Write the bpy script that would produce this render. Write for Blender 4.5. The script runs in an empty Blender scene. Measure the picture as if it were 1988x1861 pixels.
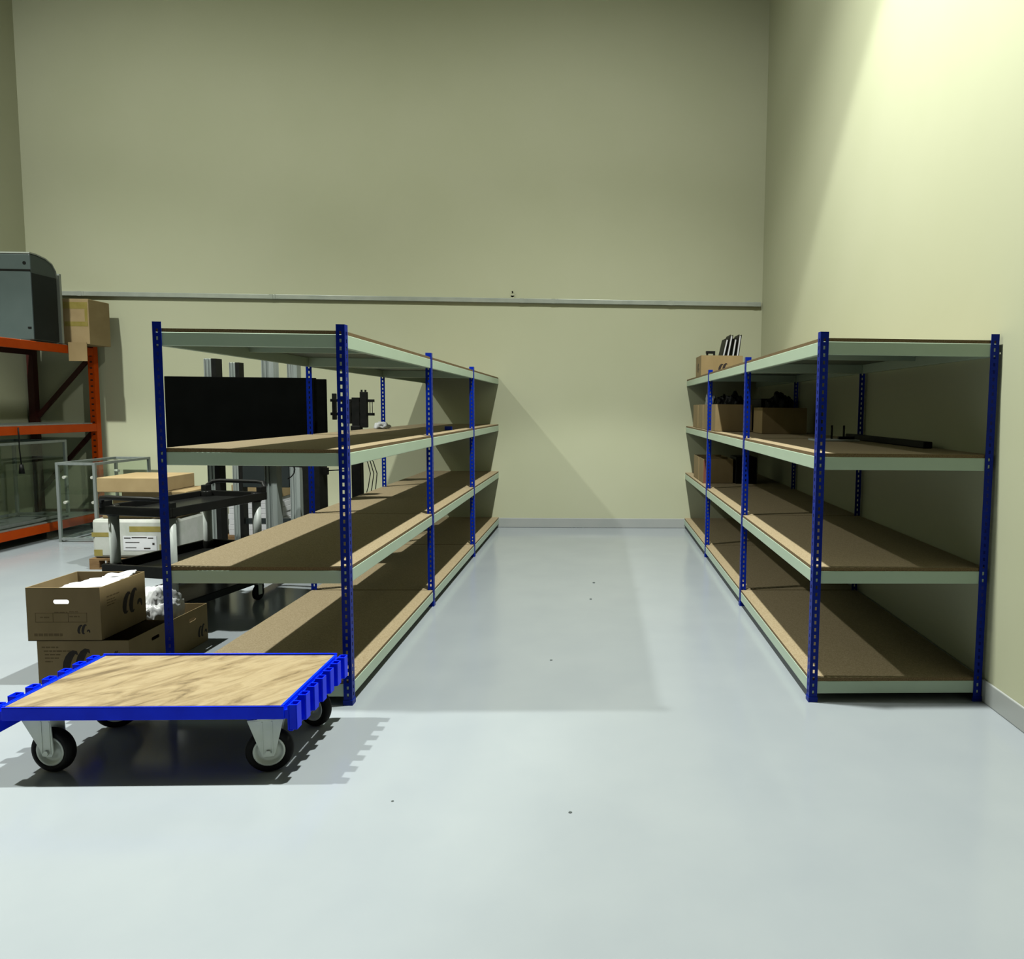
import bpy, bmesh, math, random
from mathutils import Vector, Matrix, noise
PI = math.pi
R = math.radians
rnd = random.Random(7)
SC = bpy.context.scene
COL = SC.collection

# ------------------------------------------------------------------ camera
FPX, PCX, PCY = 1348.42, 1209.03, 897.74
PITCH, YAW, ROLL, CAM_Z = 0.0786, 0.0368, 0.0105, 1.5788
cd = bpy.data.cameras.new('camera')
cam = bpy.data.objects.new('camera', cd)
COL.objects.link(cam)
SC.camera = cam
fw = Vector((math.sin(YAW)*math.cos(PITCH), math.cos(YAW)*math.cos(PITCH), -math.sin(PITCH)))
rt = Vector((math.cos(YAW), -math.sin(YAW), 0))
up = rt.cross(fw)
r2 = math.cos(ROLL)*rt + math.sin(ROLL)*up
u2 = -math.sin(ROLL)*rt + math.cos(ROLL)*up
cam.matrix_world = Matrix(((r2.x, u2.x, -fw.x, 0), (r2.y, u2.y, -fw.y, 0), (r2.z, u2.z, -fw.z, CAM_Z), (0, 0, 0, 1)))
cd.sensor_fit = 'HORIZONTAL'
cd.sensor_width = 36.0
cd.lens = FPX/1988*36.0
cd.shift_x = -(PCX-994)/1988
cd.shift_y = (PCY-930.5)/1988
cd.clip_start = 0.02
cd.clip_end = 100

# ------------------------------------------------------------------ world, exposure
SC.view_settings.view_transform = 'Standard'
SC.view_settings.look = 'None'
SC.view_settings.gamma = 1
SC.view_settings.use_curve_mapping = False
SC.view_settings.exposure = -0.2
w = bpy.data.worlds.new('hall')
SC.world = w
w.use_nodes = True
w.node_tree.nodes['Background'].inputs[0].default_value = (0.02, 0.02, 0.02, 1)
w.node_tree.nodes['Background'].inputs[1].default_value = 1.0
SC.cycles.max_bounces = 8
SC.cycles.diffuse_bounces = 3
SC.cycles.transparent_max_bounces = 16
SC.cycles.sample_clamp_indirect = 4.0

# ------------------------------------------------------------------ high-bay lamps
LAMP_COL = (0.97, 1.0, 0.93)
def spot(name, x, y, z, watt, ang, blend, size):
    l = bpy.data.lights.new(name, 'SPOT')
    l.energy = watt
    l.color = LAMP_COL
    l.spot_size = R(ang)
    l.spot_blend = blend
    l.shadow_soft_size = size
    o = bpy.data.objects.new(name, l)
    o.location = (x, y, z)
    COL.objects.link(o)
def high_bay(x, y, k=1.0):
    spot('high_bay_beam', x, y, 8.0, 2000*k, 79, 0.13, 0.10)
    spot('high_bay_spill', x, y, 8.0, 4300*k, 114, 0.85, 0.10)
    spot('upper_wall_fill', x, y, 8.0, 900*k, 166, 0.5, 0.10)  # weak wide fill, added to lift the dark upper back wall
for lx, ly, k in ((0.0, 3.88, 1.0), (-6.35, 3.88, 1.08)):
    high_bay(lx, ly, k)

# ------------------------------------------------------------------ materials
def srgb(r, g, b):
    f = lambda c: (c/255)/12.92 if c/255 <= 0.04045 else ((c/255+0.055)/1.055)**2.4
    return (f(r), f(g), f(b), 1)
ALB = 0.35   # all paints darkened alike so bounced light fills the shadows less
def mat(name, c, rough=0.5, metal=0.0, c2=None, scale=20.0, detail=4.0, stretch=(1, 1, 1), bump=0.0, spec=None, lo=0.35, hi=0.65, coat=0.0, rough2=None):
    c = (c[0]*ALB, c[1]*ALB, c[2]*ALB, 1)
    if c2 is not None: c2 = (c2[0]*ALB, c2[1]*ALB, c2[2]*ALB, 1)
    m = bpy.data.materials.new(name)
    m.use_nodes = True
    nt = m.node_tree
    b = nt.nodes['Principled BSDF']
    b.inputs['Base Color'].default_value = c
    b.inputs['Specular IOR Level'].default_value = 0.3
    b.inputs['Roughness'].default_value = rough
    b.inputs['Metallic'].default_value = metal
    if spec is not None: b.inputs['Specular IOR Level'].default_value = spec
    if coat: b.inputs['Coat Weight'].default_value = coat
    if c2 is not None or bump or rough2 is not None:
        tc = nt.nodes.new('ShaderNodeTexCoord')
        mp = nt.nodes.new('ShaderNodeMapping')
        mp.inputs['Scale'].default_value = stretch
        nz = nt.nodes.new('ShaderNodeTexNoise')
        nz.inputs['Scale'].default_value = scale
        nz.inputs['Detail'].default_value = detail
        nt.links.new(tc.outputs['Object'], mp.inputs['Vector'])
        nt.links.new(mp.outputs['Vector'], nz.inputs['Vector'])
        if c2 is not None:
            rp = nt.nodes.new('ShaderNodeValToRGB')
            rp.color_ramp.elements[0].position = lo
            rp.color_ramp.elements[1].position = hi
            rp.color_ramp.elements[0].color = c
            rp.color_ramp.elements[1].color = c2
            nt.links.new(nz.outputs['Fac'], rp.inputs['Fac'])
            nt.links.new(rp.outputs['Color'], b.inputs['Base Color'])
        if rough2 is not None:
            mr = nt.nodes.new('ShaderNodeMapRange')
            mr.inputs['To Min'].default_value = rough
            mr.inputs['To Max'].default_value = rough2
            nt.links.new(nz.outputs['Fac'], mr.inputs['Value'])
            nt.links.new(mr.outputs['Result'], b.inputs['Roughness'])
        if bump:
            bp = nt.nodes.new('ShaderNodeBump')
            bp.inputs['Strength'].default_value = bump
            bp.inputs['Distance'].default_value = 0.004
            nt.links.new(nz.outputs['Fac'], bp.inputs['Height'])
            nt.links.new(bp.outputs['Normal'], b.inputs['Normal'])
    return m
def glass_mat(name, tint):
    m = bpy.data.materials.new(name)
    m.use_nodes = True
    nt = m.node_tree
    nt.nodes.remove(nt.nodes['Principled BSDF'])
    out = nt.nodes['Material Output']
    t = nt.nodes.new('ShaderNodeBsdfTransparent')
    t.inputs[0].default_value = tint
    g = nt.nodes.new('ShaderNodeBsdfGlossy')
    g.inputs['Roughness'].default_value = 0.03
    lw = nt.nodes.new('ShaderNodeLayerWeight')
    lw.inputs['Blend'].default_value = 0.5
    pw = nt.nodes.new('ShaderNodeMath'); pw.operation = 'POWER'; pw.inputs[1].default_value = 4.0
    fr = nt.nodes.new('ShaderNodeMath'); fr.operation = 'MULTIPLY_ADD'; fr.inputs[1].default_value = 0.45; fr.inputs[2].default_value = 0.03
    nt.links.new(lw.outputs['Facing'], pw.inputs[0])
    nt.links.new(pw.outputs[0], fr.inputs[0])
    mx = nt.nodes.new('ShaderNodeMixShader')
    nt.links.new(fr.outputs[0], mx.inputs[0])
    nt.links.new(t.outputs[0], mx.inputs[1])
    nt.links.new(g.outputs[0], mx.inputs[2])
    nt.links.new(mx.outputs[0], out.inputs['Surface'])
    return m

M = {}
M['wall'] = mat('cream_wall_paint', (0.845, 0.87, 0.595, 1), 0.62, c2=(0.87, 0.89, 0.62, 1), scale=1.3, spec=0.3)
M['ceiling'] = mat('ceiling_sheet', (0.14, 0.14, 0.13, 1), 0.7, c2=(0.17, 0.17, 0.16, 1), scale=2)
M['floor'] = mat('grey_epoxy_floor', (0.52, 0.575, 0.615, 1), 0.13, c2=(0.55, 0.605, 0.64, 1), scale=2.2, detail=6, spec=0.5, rough2=0.2)
M['skirting'] = mat('white_skirting', (0.62, 0.66, 0.64, 1), 0.28, c2=(0.66, 0.69, 0.67, 1), scale=3)
M['trunk'] = mat('galvanised_trunking', (0.72, 0.79, 0.70, 1), 0.30, 0.25, c2=(0.84, 0.90, 0.80, 1), scale=6)
M['blue'] = mat('blue_post_enamel', (0.001, 0.026, 0.46, 1), 0.36, c2=(0.002, 0.036, 0.56, 1), scale=8, spec=0.10)
M['beam'] = mat('grey_green_beam_enamel', (0.86, 1.08, 0.83, 1), 0.38, c2=(0.9, 1.12, 0.87, 1), scale=5)
M['chip'] = mat('chipboard', (0.46, 0.345, 0.185, 1), 0.7, c2=(0.66, 0.53, 0.325, 1), scale=140, detail=3, bump=0.15)
M['chip_edge'] = mat('chipboard_edge', (0.24, 0.15, 0.06, 1), 0.8, c2=(0.40, 0.27, 0.12, 1), scale=160, detail=3)
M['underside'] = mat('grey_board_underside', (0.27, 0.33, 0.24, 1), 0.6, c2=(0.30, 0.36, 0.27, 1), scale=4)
M['cart_blue'] = mat('blue_trolley_enamel', (0.001, 0.045, 1.8, 1), 0.34, c2=(0.002, 0.06, 2.1, 1), scale=9, spec=0.10)
M['zinc'] = mat('zinc_plate', (1.3, 1.42, 1.25, 1), 0.4, 0.15, c2=(1.45, 1.55, 1.4, 1), scale=12)
M['rubber'] = mat('black_rubber', (0.012, 0.012, 0.012, 1), 0.6, c2=(0.02, 0.02, 0.02, 1), scale=30, spec=0.1)
M['black'] = mat('black_plastic', (0.010, 0.011, 0.010, 1), 0.45, c2=(0.015, 0.015, 0.014, 1), scale=20, spec=0.08)
M['tray'] = mat('black_tray_plastic', (0.012, 0.013, 0.012, 1), 0.30, c2=(0.016, 0.016, 0.015, 1), scale=14, spec=0.10)
M['dark_panel'] = mat('charcoal_panel', (0.026, 0.034, 0.034, 1), 0.5, c2=(0.032, 0.04, 0.04, 1), scale=5, spec=0.1)
M['screen'] = mat('matt_black_screen_back', (0.002, 0.0024, 0.002, 1), 0.7, c2=(0.003, 0.0034, 0.003, 1), scale=5, spec=0.01)
M['alu'] = mat('brushed_aluminium', (0.40, 0.46, 0.44, 1), 0.35, 0.25, c2=(0.48, 0.53, 0.51, 1), scale=30, stretch=(1, 1, 0.05))
M['leg_grey'] = mat('grey_leg_tube', (0.62, 0.67, 0.64, 1), 0.4, c2=(0.68, 0.73, 0.69, 1), scale=12)
M['card'] = mat('brown_cardboard', (0.40, 0.285, 0.125, 1), 0.85, c2=(0.455, 0.325, 0.15, 1), scale=9, detail=6, stretch=(1, 1, 0.4))
M['card_in'] = mat('inner_cardboard', (0.29, 0.16, 0.09, 1), 0.9, c2=(0.34, 0.20, 0.11, 1), scale=9)
M['card_light'] = mat('pale_cardboard', (0.50, 0.36, 0.17, 1), 0.8, c2=(0.56, 0.41, 0.20, 1), scale=7)
M['ink'] = mat('dark_print', (0.022, 0.012, 0.008, 1), 0.8, c2=(0.03, 0.018, 0.012, 1), scale=60)
M['ink_soft'] = mat('faded_print', (0.21, 0.14, 0.052, 1), 0.85, c2=(0.24, 0.16, 0.06, 1), scale=60)
M['paper'] = mat('white_paper', (1.0, 1.02, 1.06, 1), 0.7, c2=(1.06, 1.06, 1.1, 1), scale=10)
M['plastic_wrap'] = mat('white_plastic_bag', (0.88, 0.90, 0.93, 1), 0.28, c2=(1.08, 1.09, 1.1, 1), scale=14, detail=6, bump=0.6)
M['wrap'] = mat('stretch_wrapped_white', (0.70, 0.74, 0.66, 1), 0.3, c2=(0.82, 0.83, 0.78, 1), scale=11, detail=6, bump=0.4)
M['tape'] = mat('brown_packing_tape', (0.40, 0.33, 0.08, 1), 0.3, c2=(0.47, 0.38, 0.11, 1), scale=16)
M['orange'] = mat('orange_rack_enamel', (0.92, 0.105, 0.002, 1), 0.42, c2=(1.0, 0.125, 0.004, 1), scale=9, spec=0.08)
M['rust'] = mat('dark_red_brace_enamel', (0.085, 0.014, 0.010, 1), 0.5, c2=(0.10, 0.018, 0.012, 1), scale=9)
M['printer'] = mat('blue_grey_casing', (0.085, 0.12, 0.115, 1), 0.45, c2=(0.095, 0.13, 0.125, 1), scale=5)
M['printer_lid'] = mat('pale_grey_casing', (0.52, 0.57, 0.50, 1), 0.45, c2=(0.55, 0.60, 0.53, 1), scale=5)
M['glass'] = glass_mat('showcase_glass', (0.95, 0.975, 0.955, 1))
M['white_knob'] = mat('white_clip', (0.75, 0.77, 0.68, 1), 0.4, c2=(0.8, 0.82, 0.74, 1), scale=20)
M['wood'] = mat('pallet_wood', (0.22, 0.115, 0.04, 1), 0.8, c2=(0.34, 0.20, 0.08, 1), scale=10, stretch=(1, 8, 8))
M['debris'] = mat('grey_grit', (0.10, 0.13, 0.13, 1), 0.8, c2=(0.16, 0.19, 0.18, 1), scale=90)
M['red'] = mat('dull_red_card', (0.30, 0.09, 0.05, 1), 0.8, c2=(0.34, 0.11, 0.06, 1), scale=20)

def plywood():
    m = bpy.data.materials.new('plywood_deck')
    m.use_nodes = True
    nt = m.node_tree
    b = nt.nodes['Principled BSDF']
    b.inputs['Roughness'].default_value = 0.55
    tc = nt.nodes.new('ShaderNodeTexCoord')
    mp = nt.nodes.new('ShaderNodeMapping')
    mp.vector_type = 'TEXTURE'
    mp.inputs['Rotation'].default_value = (0, 0, R(52))
    mp.inputs['Scale'].default_value = (0.42, 0.13, 1)
    n1 = nt.nodes.new('ShaderNodeTexNoise')
    n1.inputs['Scale'].default_value = 1.5
    n1.inputs['Detail'].default_value = 7
    n1.inputs['Roughness'].default_value = 0.62
    n1.inputs['Distortion'].default_value = 1.3
    n2 = nt.nodes.new('ShaderNodeTexNoise')
    n2.inputs['Scale'].default_value = 9
    n2.inputs['Detail'].default_value = 5
    rp = nt.nodes.new('ShaderNodeValToRGB')
    e = rp.color_ramp.elements
    e[0].position = 0.33
    e[0].color = (0.075, 0.048, 0.016, 1)
    e[1].position = 0.58
    e[1].color = (0.205, 0.158, 0.083, 1)
    k = e.new(0.46)
    k.color = (0.160, 0.116, 0.054, 1)
    mx = nt.nodes.new('ShaderNodeMix')
    mx.data_type = 'RGBA'
    mx.blend_type = 'MULTIPLY'
    mx.inputs[0].default_value = 0.28
    L = nt.links.new
    L(tc.outputs['Object'], mp.inputs['Vector'])
    L(mp.outputs['Vector'], n1.inputs['Vector'])
    L(mp.outputs['Vector'], n2.inputs['Vector'])
    L(n1.outputs['Fac'], rp.inputs['Fac'])
    L(rp.outputs['Color'], mx.inputs[6])
    L(n2.outputs['Fac'], mx.inputs[7])
    L(mx.outputs[2], b.inputs['Base Color'])
    return m
M['ply'] = plywood()

# ------------------------------------------------------------------ mesh helpers
class MB:
    def __init__(s): s.v = []; s.f = []; s.m = []; s.sm = []
    def add(s, vs, fs, m=0, smooth=False, X=None):
        o = len(s.v)
        s.v += [tuple(X @ Vector(p)) if X else tuple(p) for p in vs]
        for f in fs:
            s.f.append([i+o for i in f]); s.m.append(m); s.sm.append(smooth)
        return s
    def box(s, x0, x1, y0, y1, z0, z1, m=0, X=None, mt=None, mb=None):
        vs = [(x0,y0,z0),(x1,y0,z0),(x1,y1,z0),(x0,y1,z0),(x0,y0,z1),(x1,y0,z1),(x1,y1,z1),(x0,y1,z1)]
        s.add(vs, [(0,1,5,4),(1,2,6,5),(2,3,7,6),(3,0,4,7)], m, X=X)
        o = len(s.v)-8
        s.f.append([o+4,o+5,o+6,o+7]); s.m.append(m if mt is None else mt); s.sm.append(False)
        s.f.append([o+3,o+2,o+1,o+0]); s.m.append(m if mb is None else mb); s.sm.append(False)
        return s
    def cyl(s, p0, p1, r, n=16, m=0, r1=None, X=None, smooth=True):
        p0 = Vector(p0); p1 = Vector(p1); r1 = r if r1 is None else r1
        d = (p1-p0).normalized()
        a = d.cross(Vector((0,0,1)) if abs(d.z) < 0.9 else Vector((1,0,0))).normalized(); b = d.cross(a)
        vs = [p0+a*(r*math.cos(2*PI*i/n))+b*(r*math.sin(2*PI*i/n)) for i in range(n)]
        vs += [p1+a*(r1*math.cos(2*PI*i/n))+b*(r1*math.sin(2*PI*i/n)) for i in range(n)]
        s.add(vs, [(i,(i+1)%n,n+(i+1)%n,n+i) for i in range(n)], m, smooth, X)
        o = len(s.v)-2*n
        s.f.append([o+i for i in range(n)][::-1]); s.m.append(m); s.sm.append(False)
        s.f.append([o+n+i for i in range(n)]); s.m.append(m); s.sm.append(False)
        return s
    def tube(s, pts, r, n=8, m=0, X=None):
        pts = [Vector(p) for p in pts]; rings = []
        a = None
        for i, p in enumerate(pts):
            d = (pts[min(i+1,len(pts)-1)]-pts[max(i-1,0)]).normalized()
            if a is None: a = d.cross(Vector((0,0,1)) if abs(d.z) < 0.9 else Vector((1,0,0))).normalized()
            else: a = (a-d*a.dot(d)).normalized()
            b = d.cross(a)
            rings.append([p+a*(r*math.cos(2*PI*k/n))+b*(r*math.sin(2*PI*k/n)) for k in range(n)])
        vs = [q for g in rings for q in g]; fs = []
        for i in range(len(pts)-1):
            for k in range(n): fs.append((i*n+k, i*n+(k+1)%n, (i+1)*n+(k+1)%n, (i+1)*n+k))
        fs.append(tuple(range(n))[::-1]); fs.append(tuple((len(pts)-1)*n+k for k in range(n)))
        return s.add(vs, fs, m, True, X)
    def prism(s, pts, axis, a, b, m=0, X=None, smooth=False):
        # 2D outline (counter-clockwise) extruded along an axis; outline planes: x:(y,z) y:(x,z) z:(x,y)
        n = len(pts)
        def P(p, t): return (t,p[0],p[1]) if axis == 'x' else (p[0],t,p[1]) if axis == 'y' else (p[0],p[1],t)
        vs = [P(p,a) for p in pts]+[P(p,b) for p in pts]
        s.add(vs, [(i,(i+1)%n,n+(i+1)%n,n+i) for i in range(n)], m, smooth, X)
        o = len(s.v)-2*n
        s.f.append([o+i for i in range(n)][::-1]); s.m.append(m); s.sm.append(False)
        s.f.append([o+n+i for i in range(n)]); s.m.append(m); s.sm.append(False)
        return s
    def lathe(s, prof, c, axis=(0,1,0), n=40, m=0, X=None):
        # prof: list of (radius, offset along axis); closed profile
        d = Vector(axis).normalized(); c = Vector(c)
        a = d.cross(Vector((0,0,1)) if abs(d.z) < 0.9 else Vector((1,0,0))).normalized(); b = d.cross(a)
        k = len(prof); vs = []
        for i in range(n):
            t = 2*PI*i/n; e = a*math.cos(t)+b*math.sin(t)
            vs += [c+e*r+d*h for r, h in prof]
        fs = []
        for i in range(n):
            j = (i+1) % n
            for q in range(k):
                p = (q+1) % k
                fs.append((i*k+q, j*k+q, j*k+p, i*k+p))
        return s.add(vs, fs, m, True, X)
    def mesh(s, name, mats):
        me = bpy.data.meshes.new(name)
        me.from_pydata(s.v, [], s.f)
        for mt in mats: me.materials.append(mt)
        for p, mi, sm in zip(me.polygons, s.m, s.sm): p.material_index = mi; p.use_smooth = sm
        bm = bmesh.new(); bm.from_mesh(me)
        bmesh.ops.recalc_face_normals(bm, faces=bm.faces)
        bm.to_mesh(me); bm.free()
        me.update()
        return me
    def build(s, name, mats, parent=None, loc=None, rotz=0, bevel=0, seg=2):
        if not isinstance(mats, (list, tuple)): mats = [mats]
        return link(name, s.mesh(name, mats), parent, loc, rotz, bevel, seg)
def link(name, me, parent=None, loc=None, rotz=0, bevel=0, seg=2):
    o = bpy.data.objects.new(name, me)
    COL.objects.link(o)
    if parent: o.parent = parent
    if loc: o.location = loc
    if rotz: o.rotation_euler = (0, 0, rotz)
    if bevel:
        b = o.modifiers.new('bevel', 'BEVEL'); b.width = bevel; b.segments = seg; b.limit_method = 'ANGLE'; b.angle_limit = R(40)
    return o
def tag(o, label, cat, group=None, kind=None):
    o['label'] = label; o['category'] = cat
    if group: o['group'] = group
    if kind: o['kind'] = kind
    return o
def thing(name, label, cat, loc=(0,0,0), rotz=0, group=None):
    o = bpy.data.objects.new(name, None)
    o.empty_display_size = 0.1
    COL.objects.link(o)
    o.location = loc; o.rotation_euler = (0, 0, rotz)
    return tag(o, label, cat, group)
def struct(name, mb, m, bevel=0):
    o = mb.build(name, m, bevel=bevel); o['kind'] = 'structure'; return o

# ------------------------------------------------------------------ the hall
XL, XR, YB, YF, ZC = -7.125, 2.124, 9.085, -13.0, 8.6
struct('floor', MB().box(XL-.2, XR+.2, YF-.2, YB+.2, -0.2, 0), M['floor'])
struct('ceiling', MB().box(XL-.2, XR+.2, YF-.2, YB+.2, ZC, ZC+.2), M['ceiling'])
struct('wall_back', MB().box(XL-.2, XR+.2, YB, YB+.2, 0, ZC), M['wall'])
struct('wall_left', MB().box(XL-.2, XL, YF, YB, 0, ZC), M['wall'])
struct('wall_right', MB().box(XR, XR+.2, YF, YB, 0, ZC), M['wall'])
struct('wall_front', MB().box(XL-.2, XR+.2, YF-.2, YF, 0, ZC), M['ceiling'])
struct('baseboard_back', MB().box(XL, XR, YB-.014, YB, 0, .125), M['skirting'], .006)
struct('baseboard_right', MB().box(XR-.013, XR, YF, YB-.014, 0, .125), M['skirting'], .006)
struct('baseboard_left', MB().box(XL, XL+.014, YF, YB-.014, 0, .125), M['skirting'], .006)

t = thing('cable_trunking', 'long grey metal cable trunking running across the back wall', 'trunking', (0, YB, 2.93))
MB().box(-6.75, 2.10, -.045, -.001, -.028, .028).build('trunking_body', M['trunk'], t, bevel=.004)
for x in (-6.5, -4.15, -1.0, -0.6, 0.9, 2.0):
    MB().box(x, x+.05, -.048, -.045, -.0285, .0285).box(x+.07, x+.08, -.048, -.045, -.0285, .0285).build('joint_cover', M['trunk'], t)
t = thing('wall_bracket', 'small grey eye bracket with dark bolt above the trunking', 'bracket', (-1.10, YB, 2.975))
MB().cyl((0,-.02,.02), (0,0,.02), .022, 16).box(-.022,.022,-.02,0,-.015,.02).build('eye_plate', M['wall'], t)
MB().cyl((0,-.035,.065), (0,0,.065), .009, 10).build('bolt', M['black'], t)

# ------------------------------------------------------------------ blue post shelving
BAY, NB, W, HT = 1.83, 3, 0.950, 1.985
TOPS = (0.132, 0.738, 1.350, 1.953)
BT, BH = 0.018, 0.068
def post_mb(su, sv):
    # angle post with a row of slots in both flanges; corner at the origin, flanges run to +u*su and +v*sv
    mb = MB(); fl = 0.044; th = 0.0022
    zs = [0.004]; z = 0.045
    while z+.020 < HT-.01: zs += [z, z+.019]; z += 0.0385
    zs.append(HT)
    cs = [0.0, 0.0165, 0.0275, fl]
    for flange in (0, 1):
        def P(a, t, z):
            return (su*a, sv*t, z) if flange == 0 else (su*t, sv*a, z)
        for i in range(len(zs)-1):
            for j in range(3):
                if j == 1 and i % 2 == 1:
                    c0, c1, z0, z1 = cs[1], cs[2], zs[i], zs[i+1]
                    q = [(c0,z0),(c1,z0),(c1,z1),(c0,z1)]
                    vs = [P(a,0,zz) for a, zz in q]+[P(a,th,zz) for a, zz in q]
                    mb.add(vs, [(0,1,5,4),(1,2,6,5),(2,3,7,6),(3,0,4,7)])
                    continue
                for t in (0, th):
                    if flange == 1 and j == 0 and t == th: pass
                    mb.add([P(cs[j],t,zs[i]),P(cs[j+1],t,zs[i]),P(cs[j+1],t,zs[i+1]),P(cs[j],t,zs[i+1])], [(0,1,2,3)])
        mb.add([P(fl,0,zs[0]),P(fl,th,zs[0]),P(fl,th,HT),P(fl,0,HT)], [(0,1,2,3)])
        mb.add([P(0,0,HT),P(fl,0,HT),P(fl,th,HT),P(0,th,HT)], [(0,1,2,3)])
    # foot cap
    q = lambda a0,a1,b0,b1: (min(a0*su,a1*su),max(a0*su,a1*su),min(b0*sv,b1*sv),max(b0*sv,b1*sv))
    mb.box(*q(-.003,.047,-.003,.006), 0, .028).box(*q(-.003,.006,.006,.047), 0, .028)
    return mb
def shelving(label, x, y, sx):
    # u runs across the unit from its aisle side (sx = -1: to the left), v runs along it
    root = thing('shelving_unit', label, 'shelving', (x, y, 0), 0)
    meshes = {}
    def U(a, b): return (min(a*sx, b*sx), max(a*sx, b*sx))
    for k in range(NB+1):
        for side in (0, 1):
            su = sx if side == 0 else -sx
            sv = 1 if k < NB else -1
            key = (su, sv)
            if key not in meshes: meshes[key] = post_mb(su, sv).mesh('post', [M['blue']])
            vpos = k*BAY if k < NB else NB*BAY+.044
            link('post', meshes[key], root, (0 if side == 0 else W*sx, vpos, 0))
    lb = {}
    for k in range(NB):
        v0, v1 = k*BAY+.004, (k+1)*BAY-.003
        if k == NB-1: v1 = NB*BAY+.040
        for zt in TOPS:
            zb1 = zt-BT; zb0 = zb1-BH
            for a in (.004, W-.004-.03):
                # long beam: box section with a step under the board
                MB().box(*U(a, a+.03), v0, v1, zb0, zb1).build('long_beam', M['beam'], root, bevel=.003)
            for v in (v0, v1-.03):
                MB().box(*U(.0345, W-.0345), v, v+.03, zb0, zb1).build('cross_beam', M['beam'], root, bevel=.003)
            vm = (v0+v1)/2
            MB().box(*U(.0345, W-.0345), vm-.02, vm+.02, zb1-.03, zb1).build('support_bar', M['beam'], root)
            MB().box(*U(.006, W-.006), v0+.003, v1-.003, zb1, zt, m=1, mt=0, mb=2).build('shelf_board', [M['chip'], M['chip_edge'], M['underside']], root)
    return root
RLX, RRX, RY = -1.2814, 1.1557, 3.600
shelving('left shelving unit with blue posts and four nearly bare chipboard levels beside the trolley', RLX, RY, -1)
shelving('right shelving unit with blue posts along the cream side wall holding boxes', RRX, RY+.012, 1)

# ------------------------------------------------------------------ platform trolley
def caster(parent, x, y, yaw, ztop, tr_=0.02):
    X = Matrix.Translation((x, y, 0)) @ Matrix.Rotation(yaw, 4, 'Z')
    r = 0.095
    f = MB()
    for s in (-1, 1):
        yy = s*.031
        # pressed fork cheek with two ribs
        f.prism([(-.022,.078),(.022,.078),(.030,.10),(.070-tr_,ztop-.022),(-.070-tr_,ztop-.022),(-.034,.11)], 'y', yy-.002, yy+.002, X=X)
        f.box(-.024,-.019, yy+s*.002-.002, yy+s*.002+.002, .09, ztop-.03, X=X).box(.014,.019, yy+s*.002-.002, yy+s*.002+.002, .09, ztop-.03, X=X)
        f.cyl((0,yy,.095),(0,yy+s*.010,.095), .012, 6, X=X, smooth=False)
    f.box(-.070-tr_,.070-tr_,-.033,.033,ztop-.024,ztop-.018, X=X)
    f.cyl((-tr_,0,ztop-.018),(-tr_,0,ztop-.006), .045, 24, X=X)
    fk = f.build('caster', M['zinc'], parent)
    MB().lathe([(.064,-.019),(.078,-.022),(.089,-.019),(.095,-.009),(.095,.009),(.089,.019),(.078,.022),(.064,.019)], (0,0,r), n=48, X=X).build('tyre', M['rubber'], fk)
    MB().lathe([(.010,-.022),(.022,-.022),(.030,-.010),(.050,-.008),(.056,-.020),(.064,-.021),(.064,.021),(.056,.020),(.050,.008),(.030,.010),(.022,.022),(.010,.022)], (0,0,r), n=40, X=X).build('wheel_hub', M['zinc'], fk)
    MB().box(-.065-tr_,.065-tr_,-.05,.05,ztop-.006,ztop, X=X).build('top_plate', M['cart_blue'], fk)
TX0, TX1, TY0, TY1, TZ = -2.452, -1.305, 2.868, 3.470, 0.320
tx, ty = (TX0+TX1)/2, (TY0+TY1)/2
tr = thing('platform_trolley', 'blue framed platform trolley with plywood deck and four black wheels', 'trolley', (tx, ty, 0))
hx, hy = (TX1-TX0)/2, (TY1-TY0)/2
fb = MB()
fb.box(-hx, hx, -hy, -hy+.035, .262, TZ-.004).box(-hx, hx, hy-.035, hy, .262, TZ-.004)
fb.box(-hx, -hx+.035, -hy+.035, hy-.035, .262, TZ-.004).box(hx-.035, hx, -hy+.035, hy-.035, .262, TZ-.004)
fb.box(-hx+.035, hx-.035, -.02, .02, .262, .296)
fb.box(-hx, hx, -hy, -hy+.004, TZ-.004, TZ).box(-hx, hx, hy-.006, hy, TZ-.004, TZ+.011)
fb.box(-hx, -hx+.012, -hy+.004, hy-.004, TZ-.004, TZ+.004).box(hx-.012, hx, -hy+.004, hy-.004, TZ-.004, TZ+.004)
fb.build('frame', M['cart_blue'], tr, bevel=.003)
MB().box(-hx+.013, hx-.013, -hy+.005, hy-.005, TZ-.004, TZ+.001).build('deck_board', M['ply'], tr)
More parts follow.
